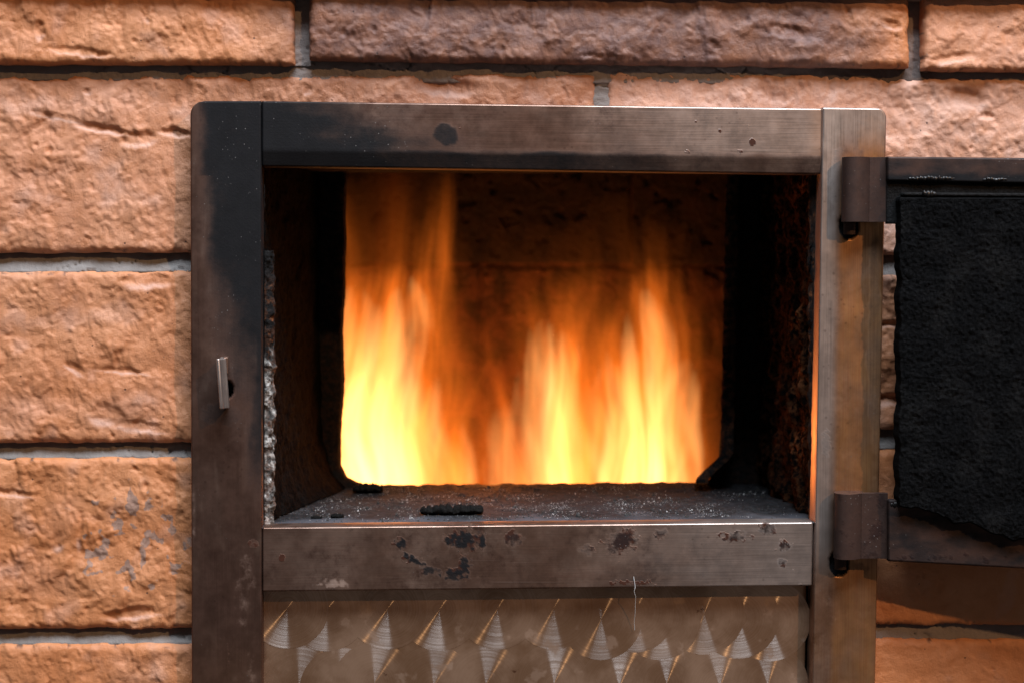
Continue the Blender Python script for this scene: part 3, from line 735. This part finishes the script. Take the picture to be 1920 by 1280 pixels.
C = C + dr * jit[:, None]
rings = []
for (grow, h, nz) in ((430, -DEP, 0), (60, -DEP + 6, 8), (22, -DEP + 14, 10), (6, -DEP + 6, 6), (0, -DEP - 10, 2), (1, -DEP - 40, 3), (8, -DEP - 75, 4), (430, -DEP - 90, 0)):
    q2 = C + dr * grow
    if grow > 200:
        mx = np.abs(q2 - cen); q2 = cen + dr * (grow + np.linalg.norm(C - cen, axis=1) )[:, None]
    rings.append(at(q2[:, 0], q2[:, 1], h + nz * fbm(tt / 9., tt * 0 + grow, 345, 3)))
rg = np.stack(rings)                        # (8,N,3)
rg[..., 2] = np.where(np.arange(8)[:, None] < 3, np.maximum(rg[..., 2], ZF - 40 * S), rg[..., 2])
rg[..., 2] = np.minimum(rg[..., 2], ZT + 45 * S)
idx = np.arange(8 * N).reshape(8, N)
q = np.stack([idx[:-1], idx[1:], np.roll(idx, -1, 1)[1:], np.roll(idx, -1, 1)[:-1]], -1).reshape(-1, 4)
me = raw_mesh('throat', rg.reshape(-1, 3), q[:, ::-1])
for n_ in ('pale', 'rust', 'soot'): attr(me, n_, np.zeros(8 * N) + (.10 if n_ == 'rust' else 0))
link('throat', me, M['soot'], fire_box)
# rough flange standing at the right of the throat
def flange(U, V):
    yp = 300 + (905 - 300) * V
    xe = 1362 - 12 * V + 4 * fbm(V * 22, U * 0, 350, 4) - 46 * sstep(.9, 1.0, V)
    x = np.where(U < .5, xe, xe + 24 + 3 * fbm(V * 18, U * 0 + 3, 351, 4))
    hh = np.select([U < .2, U < .5, U < .8], [-DEP - 20, -DEP + 90, -DEP + 100], -DEP - 20) + 5 * fbm(V * 30, U * 9, 352)
    return at(x, yp, hh)
surf('throat_flange', flange, 6, 220, M['soot'], dict(rust=lambda U, V: .35 + 0 * U), flip=True)

# combustion chamber
DB = 1150
def chamber(name, fa, nu, nv, flip=False, a=None): return surf(name, fa, nu, nv, M['fire_brick'], a, flip=flip)
xa, xb = XL - 40 * S, XRR + 60 * S; za, zb = ZF - 200 * S, ZT + 60 * S; ya, yb = (DEP + 92) * S, (DB + 40) * S
chamber('chamber_wall', lambda U, V: np.stack([xa + 0 * U, ya + (yb - ya) * U, za + (zb - za) * V], -1), 20, 20, True)
chamber('chamber_wall', lambda U, V: np.stack([xb + 0 * U, ya + (yb - ya) * U, za + (zb - za) * V], -1), 20, 20, False)
chamber('chamber_floor', lambda U, V: np.stack([xa + (xb - xa) * U, ya + (yb - ya) * V, za + 0 * U], -1), 20, 20)
chamber('chamber_roof', lambda U, V: np.stack([xa + (xb - xa) * U, ya + (yb - ya) * V, zb + 0 * U], -1), 20, 20, True, dict(soot=lambda U, V: 1 + 0 * U))
chamber('chamber_back', lambda U, V: np.stack([xa + (xb - xa) * U, (DB + 12) * S + 0 * U, za + (zb - za) * V], -1), 40, 40, False)
def fbrick(x0, x1, y0, y1, sd, soot):
    def f(U, V):
        X = x0 + (x1 - x0) * U; Y = y0 + (y1 - y0) * V
        d = np.minimum(np.minimum(X - x0, x1 - X), np.minimum(Y - y0, y1 - Y)) + 4 * fbm(X / 20, Y / 20, sd + 5)
        h = 10 * fbm(X / 60, Y / 60, sd, 4) + 4 * fbm(X / 12, Y / 12, sd + 1, 3) - 9 * sstep(.2, .4, fbm(X / 26, Y / 26, sd + 2, 3)) - 7 * (1 - sstep(0, 7, d))
        return at(X, Y, -DB + h)
    return surf('brick', f, int((x1 - x0) / 4), int((y1 - y0) / 4), M['fire_brick'], dict(soot=soot))
fbrick(560, 1183, 200, 493, 360, lambda U, V: .90 + 0 * U)
fbrick(1186, 1480, 200, 496, 361, lambda U, V: .86 + 0 * U)
fbrick(480, 900, 499, 770, 362, lambda U, V: .15 + 0 * U)
fbrick(906, 1480, 502, 775, 363, lambda U, V: .1 + .3 * sstep(.0, .4, fbm(U * 7, V * 4, 364)))
fbrick(560, 1180, 782, 990, 365, lambda U, V: .3 + 0 * U)
fbrick(1186, 1480, 782, 990, 366, lambda U, V: .3 + 0 * U)

# ------------------------------------------------------------------ fire
fire = thing('fire', 'bright orange wood fire burning in the open firebox', 'fire')
FM = [mat_flame('flame_red', (1.0, .130, .008), 15), mat_flame('flame_orange', (1.0, .185, .014), 55), mat_flame('flame_yellow', (1.0, .50, .15), 125)]
def gas_body(X, Y, T, mid):
    """closed volume: front and back sheets share their vertices wherever the gas thins out to nothing"""
    T = np.where(T > .35, T, 0); T[0] = 0; T[-1] = 0; T[:, 0] = 0; T[:, -1] = 0
    nv, nu = X.shape
    F = at(X, Y, -(mid - T / 2)); B = at(X, Y, -(mid + T / 2))
    idx = np.arange(nu * nv).reshape(nv, nu); bidx = np.where(T == 0, idx, idx + nu * nv)
    pos = T > 0; kp = pos[:-1, :-1] | pos[:-1, 1:] | pos[1:, 1:] | pos[1:, :-1]
    qf = np.stack([idx[:-1, :-1], idx[:-1, 1:], idx[1:, 1:], idx[1:, :-1]], -1)[kp]
    qb = np.stack([bidx[:-1, :-1], bidx[1:, :-1], bidx[1:, 1:], bidx[:-1, 1:]], -1)[kp]
    v = np.concatenate([F.reshape(-1, 3), B.reshape(-1, 3)])
    # both sheets split along the same diagonal, flat cells at the rim dropped
    tf = np.concatenate([qf[:, [0, 1, 2]], qf[:, [0, 2, 3]]]); tb = np.concatenate([qb[:, [0, 2, 3]], qb[:, [0, 1, 2]]])
    same = (np.sort(tf, 1) == np.sort(tb, 1)).all(1)
    qq = np.concatenate([tf[~same], tb[~same]])
    used = np.unique(qq); mp = -np.ones(len(v), int); mp[used] = np.arange(len(used))
    return raw_mesh('flame', v[used], mp[qq])
def tongue(xb_, xt, yb_, yt_, w0, wmid, wt, thick, depth, kind, seed, curve=0.0, flat=0, streak=.5, p=1.0):
    """closed lens-shaped body of burning gas; thickness fades to nothing at its rim"""
    nu, nv = 33, 64
    U, V = np.meshgrid(np.linspace(-1, 1, nu), np.linspace(0, 1, nv))
    xc = xb_ + (xt - xb_) * V ** p + curve * np.sin(V * math.pi) + 10 * fbm(V * 2.2, V * 0 + seed, seed, 2) * V
    wv = np.interp(V, [0, .35, 1], [w0, wmid, wt])
    X = xc + wv * U; Y = yb_ + (yt_ - yb_) * V
    X = X + 9 * perlin(V * 3, V * 0 + .3 + seed, seed + 4) * V + .18 * wv * perlin(U * 1.2 + seed, V * 2.5, seed + 5)
    prof = ((1 - sstep(.5, 1.0, V)) * (1 - .35 * V) if flat else np.clip(1 - V, 0, 1) ** 1.1) * sstep(0, .05, V)
    st = 1 + streak * 1.6 * fbm(U * 2.4 + 3 * V + seed, V * 1.3, seed + 1, 2)
    T = thick * prof * (1 - U * U) ** 2 * np.clip(st, .08, 2)
    mid = depth + 26 * fbm(U * 1.2 + seed, V * 2, seed + 2, 2)
    return link('flame', gas_body(X, Y, T, mid), FM[kind], fire)
GX = np.array([580, 620, 650, 700, 750, 800, 830, 860, 900, 950, 1000, 1050, 1100, 1150, 1200, 1230, 1260, 1300, 1330, 1380, 1420.])
GY = np.array([300, 400, 500, 550, 600, 700, 800, 900, 985.])
GL = np.array([   # how thick the burning gas stands, row by row from its tips to its base
 [.00, .03, .05, .04, .05, .02, .08, .01, .00, .00, .00, .00, .00, .02, .00, .00, .00, .00, .00, .00, .00],
 [.04, .10, .16, .10, .12, .08, .24, .03, .02, .02, .02, .02, .03, .06, .03, .03, .02, .02, .00, .00, .00],
 [.10, .26, .40, .24, .30, .42, .55, .08, .05, .08, .12, .12, .10, .10, .22, .22, .10, .06, .03, .00, .00],
 [.20, .50, .95, .75, 1.0, .95, .45, .10, .07, .09, .30, .34, .28, .22, .72, .75, .36, .12, .06, .00, .00],
 [.30, .70, 1.2, 1.2, 1.3, 1.1, .55, .14, .11, .16, .56, .60, .45, .42, 1.0, 1.0, .62, .25, .10, .00, .00],
 [.50, 1.2, 1.9, 2.1, 2.0, 1.0, .62, .42, .34, .30, .95, 1.3, .80, 1.2, 1.5, 1.3, 1.1, .60, .20, .00, .00],
 [.80, 2.5, 4.0, 3.6, 2.6, 1.5, .95, .66, .55, 1.1, 1.0, 1.8, 1.2, 1.7, 2.5, 2.0, 1.5, 1.1, .30, .00, .00],
 [1.0, 3.5, 5.2, 6.0, 4.2, 2.2, 1.6, 1.3, 1.0, 1.5, 1.4, 2.1, 1.5, 2.2, 5.0, 3.4, 2.2, 1.4, .45, .05, .00],
 [1.0, 3.5, 5.2, 6.0, 4.2, 2.2, 1.6, 1.3, 1.0, 1.5, 1.4, 2.1, 1.5, 2.2, 5.0, 3.4, 2.2, 1.4, .45, .05, .00]])
def smooth_table(X, Y):
    iy = np.clip(np.searchsorted(GY, Y) - 1, 0, len(GY) - 2); ix = np.clip(np.searchsorted(GX, X) - 1, 0, len(GX) - 2)
    ty = np.clip((Y - GY[iy]) / (GY[iy + 1] - GY[iy]), 0, 1); tx = np.clip((X - GX[ix]) / (GX[ix + 1] - GX[ix]), 0, 1)
    tx = tx * .5 + .5 * tx * tx * (3 - 2 * tx)
    a = GL[iy, ix] * (1 - tx) + GL[iy, ix + 1] * tx; b_ = GL[iy + 1, ix] * (1 - tx) + GL[iy + 1, ix + 1] * tx
    return a * (1 - ty) + b_ * ty
def flame_body(x0, x1, depth, seed, kind, lo, gain, amp, pw=1.0):
    nu, nv = int((x1 - x0) / 3.5), 170
    U, V = np.meshgrid(np.linspace(0, 1, nu), np.linspace(0, 1, nv))
    X = x0 + (x1 - x0) * U; Y = 985 - (985 - 300) * V
    wx = X + 26 * fbm(X / 90 + seed, Y / 260, seed, 2) * (.25 + V) + 6 * perlin(X / 36, Y / 200, seed + 1)
    L = smooth_table(wx, Y + 34 * fbm(X / 34, Y / 330, seed + 2, 2))
    # torn, layered filaments that rise and lean
    q = X + 30 * perlin(X / 130 + seed, Y / 230, seed + 3)
    fil = fbm(q / 34, Y / 480 + seed, seed + 4, 3); fil2 = fbm((q + .3 * Y) / 40, Y / 330, seed + 5, 2); fil3 = fbm((q - .35 * Y) / 44, Y / 330, seed + 6, 2)
    mod = 1 + amp * (1.5 * fil + .8 * np.maximum(fil2, fil3))
    L = L * np.clip(mod, .12, 2.2)
    win = sstep(0, .14, U) * (1 - sstep(.86, 1.0, U)) * (1 - sstep(.86, 1.0, V)) * sstep(0, .03, V)
    T = np.minimum(np.maximum(L - lo, 0) ** pw, 2.6 if kind == 1 else 6.0) * gain * win + .02
    mid = depth + 40 * fbm(X / 140 + seed, Y / 160, seed + 7, 2)
    return link('flame', gas_body(X, Y, T, mid), FM[kind], fire)
for x0_, x1_, d_, sd_ in ((560, 900, 760, 401), (800, 1150, 860, 411), (1010, 1400, 790, 421)):
    # neighbouring bodies share their overlap
    flame_body(x0_, x1_, d_, sd_, 1, 0.0, (52, 24, 46)[(sd_ - 401) // 10], .55, 1.45)
flame_body(560, 860, 720, 431, 2, .85, 28, .34)
flame_body(990, 1360, 740, 441, 2, .70, 24, .62)
flame_body(830, 1090, 780, 451, 2, .75, 20, .5)
T_ = [ (980, 985, 985, 590, 330, 280, 180, 60, 930, 0, 41, 0, 0),
       (765, 850, 900, 300,  40,  26,  18, 30, 820, 1, 5, 10, 0),
       (730, 738, 800, 250,  90,  70,  55, 36, 860, 0, 6, 0, 0),
       (850, 935, 940, 650,  50,  26,  12, 26, 840, 1, 12, -30, 0),
       (900, 840, 960, 640,  50,  26,  12, 40, 800, 0, 13, 40, 0),
       (1010, 900, 940, 570,  40,  20,  10, 60, 870, 0, 14, -10, 0),
       (985, 925, 965, 700,  40,  22,  10, 24, 760, 1, 15, 10, 0),
       (1050, 1000, 985, 540, 50,  28,  14, 34, 830, 1, 17, 16, 0),
       (1055, 1110, 985, 560, 44,  24,  12, 34, 810, 1, 18, -10, 0),
       (1195, 1240, 985, 500, 50,  30,  18, 30, 850, 1, 23, -26, 1)]
for a_ in T_: tongue(*a_)

# ------------------------------------------------------------------ small things on the sill
def lumpy(name, cx, yfloor_v, L, Wd, Hh, seed, mat, parent=None):
    """an irregular burnt chunk lying on the sill; yfloor_v = depth fraction"""
    nu, nv = 90, 24
    U, V = np.meshgrid(np.linspace(0, 1, nu), np.linspace(0, 1, nv, endpoint=False))
    th = V * 2 * math.pi; e = np.clip(np.sin(U * math.pi), 0, 1) ** .18
    rgh = 1 + .38 * fbm(U * 9 + seed, np.cos(th) * 1.5 + np.sin(th) * 2.1, seed, 3)
    x = (U - .5) * L; y = np.cos(th) * Wd / 2 * e * rgh; z = Hh / 2 + np.sin(th) * Hh / 2 * e * rgh
    z = z + Hh * .45 * fbm(U * 13, th * 0 + seed, seed + 3, 2) * (np.sin(th) > 0)
    v = np.stack([x, y, z], -1).reshape(-1, 3) * S
    idx = np.arange(nu * nv).reshape(nv, nu)
    q = np.stack([idx[:, :-1], np.roll(idx, -1, 0)[:, :-1], np.roll(idx, -1, 0)[:, 1:], idx[:, 1:]], -1).reshape(-1, 4)
    me = raw_mesh(name, v, q[:, ::-1]); o = link(name, me, mat, parent)
    vf = yfloor_v
    f = floor_f(np.array([[cx]]), np.array([[vf]]))[0, 0]
    o.location = Vector((float(f[0]), float(f[1]), float(f[2]) - 1.0 * S)); return o
def ux(px, v): # photo px -> floor U at depth fraction v
    Yw = -(HF - 4) * S + (Y1 + 20 * S + HF * S) * v
    p = at(px, 950, -Yw / S); return float((p[0] - (XL - 8 * S)) / (XRR - XL + 14 * S))
tag(lumpy('charcoal', ux(847, .30), .27, 124, 34, 20, 1, M['char']), 'long thin piece of black charcoal lying on the ashy sill', 'charcoal')
tag(lumpy('charcoal', ux(594, .22), .21, 22, 14, 6, 2, M['char']), 'tiny black charcoal crumb on the sill by the white packing', 'charcoal')
tag(lumpy('charcoal', ux(632, .20), .22, 26, 16, 9, 3, M['char']), 'small curled black charcoal flake between the crumb and the long piece', 'charcoal')
tag(lumpy('ember_crust', ux(690, .82), .84, 66, 40, 20, 4, M['char']), 'lumpy black crust at the left corner of the throat below the flames', 'crust')

def flecks(name, n, seed, smin, smax, mat, vr, label, cat):
    rng = np.random.default_rng(seed)
    u = rng.uniform(.01, .97, n); v = rng.uniform(vr[0], vr[1], n)
    keep_ = rng.uniform(size=n) < np.clip(.08 + 1.4 * sstep(-.05, .35, fbm(u * 14, v * 5, seed, 3)) - .9 * sstep(.75, 1, u), .03, 1)
    u = u[keep_]; v = v[keep_]; n = len(u)
    p = floor_f(u[None], v[None])[0]
    s = rng.uniform(smin, smax, n) ** 1.0 * S
    s = s * np.where(rng.uniform(size=n) < .06, 2.2, 1)
    tet = np.array([(1, 0, -.3), (-.5, .87, -.3), (-.5, -.87, -.3), (0, 0, .8)])
    a = rng.uniform(0, 6.28, n); c, si = np.cos(a), np.sin(a)
    t = tet[None] * rng.uniform(.5, 1.3, (n, 4, 1)) * s[:, None, None]
    x = t[..., 0] * c[:, None] - t[..., 1] * si[:, None]; y = t[..., 0] * si[:, None] + t[..., 1] * c[:, None]
    vv = np.stack([x, y, t[..., 2]], -1) + p[:, None] + np.array([0, 0, .3 * S])
    b = np.arange(n)[:, None, None] * 4
    f = np.array([(0, 2, 1), (0, 1, 3), (1, 2, 3), (2, 0, 3)])[None] + b
    o = link(name, raw_mesh(name, vv.reshape(-1, 3), f.reshape(-1, 3)), mat, smooth=False)
    tag(o, label, cat); o['kind'] = 'stuff'; return o
flecks('ash', 5200, 1, .3, 1.25, M['ash'], (.14, .93), 'pale ash flecks scattered over the blackened sill', 'ash')
flecks('crumbs', 4200, 2, .8, 3.4, M['crumb'], (.10, .99), 'dark soot crumbs scattered over the blackened sill', 'crumbs')

# pale thread dangling from the bottom rail
def tube(name, pts, r, mat, parent=None):
    cu = bpy.data.curves.new(name, 'CURVE'); cu.dimensions = '3D'; cu.bevel_depth = r; cu.bevel_resolution = 2
    s = cu.splines.new('POLY'); s.points.add(len(pts) - 1)
    for i, p in enumerate(pts): s.points[i].co = (*p, 1); s.points[i].radius = .6 + .8 * random.Random(i).random()
    o = bpy.data.objects.new(name + '_c', cu); col.objects.link(o)
    dg = bpy.context.evaluated_depsgraph_get(); me = bpy.data.meshes.new_from_object(o.evaluated_get(dg))
    bpy.data.objects.remove(o); me.materials.clear()
    return link(name, me, mat, parent)
tp = [at(x, y, h).tolist() for x, y, h in ((1188, 1080, 49), (1190, 1092, 50), (1191, 1100, 50), (1189, 1108, 49), (1192, 1118, 45), (1191, 1130, 38), (1191, 1148, 30), (1189, 1164, 22), (1190, 1180, 18))]
tag(tube('thread', tp, .00013, M['thread']), 'thin pale thread hanging over the lower edge of the bottom rail', 'thread')
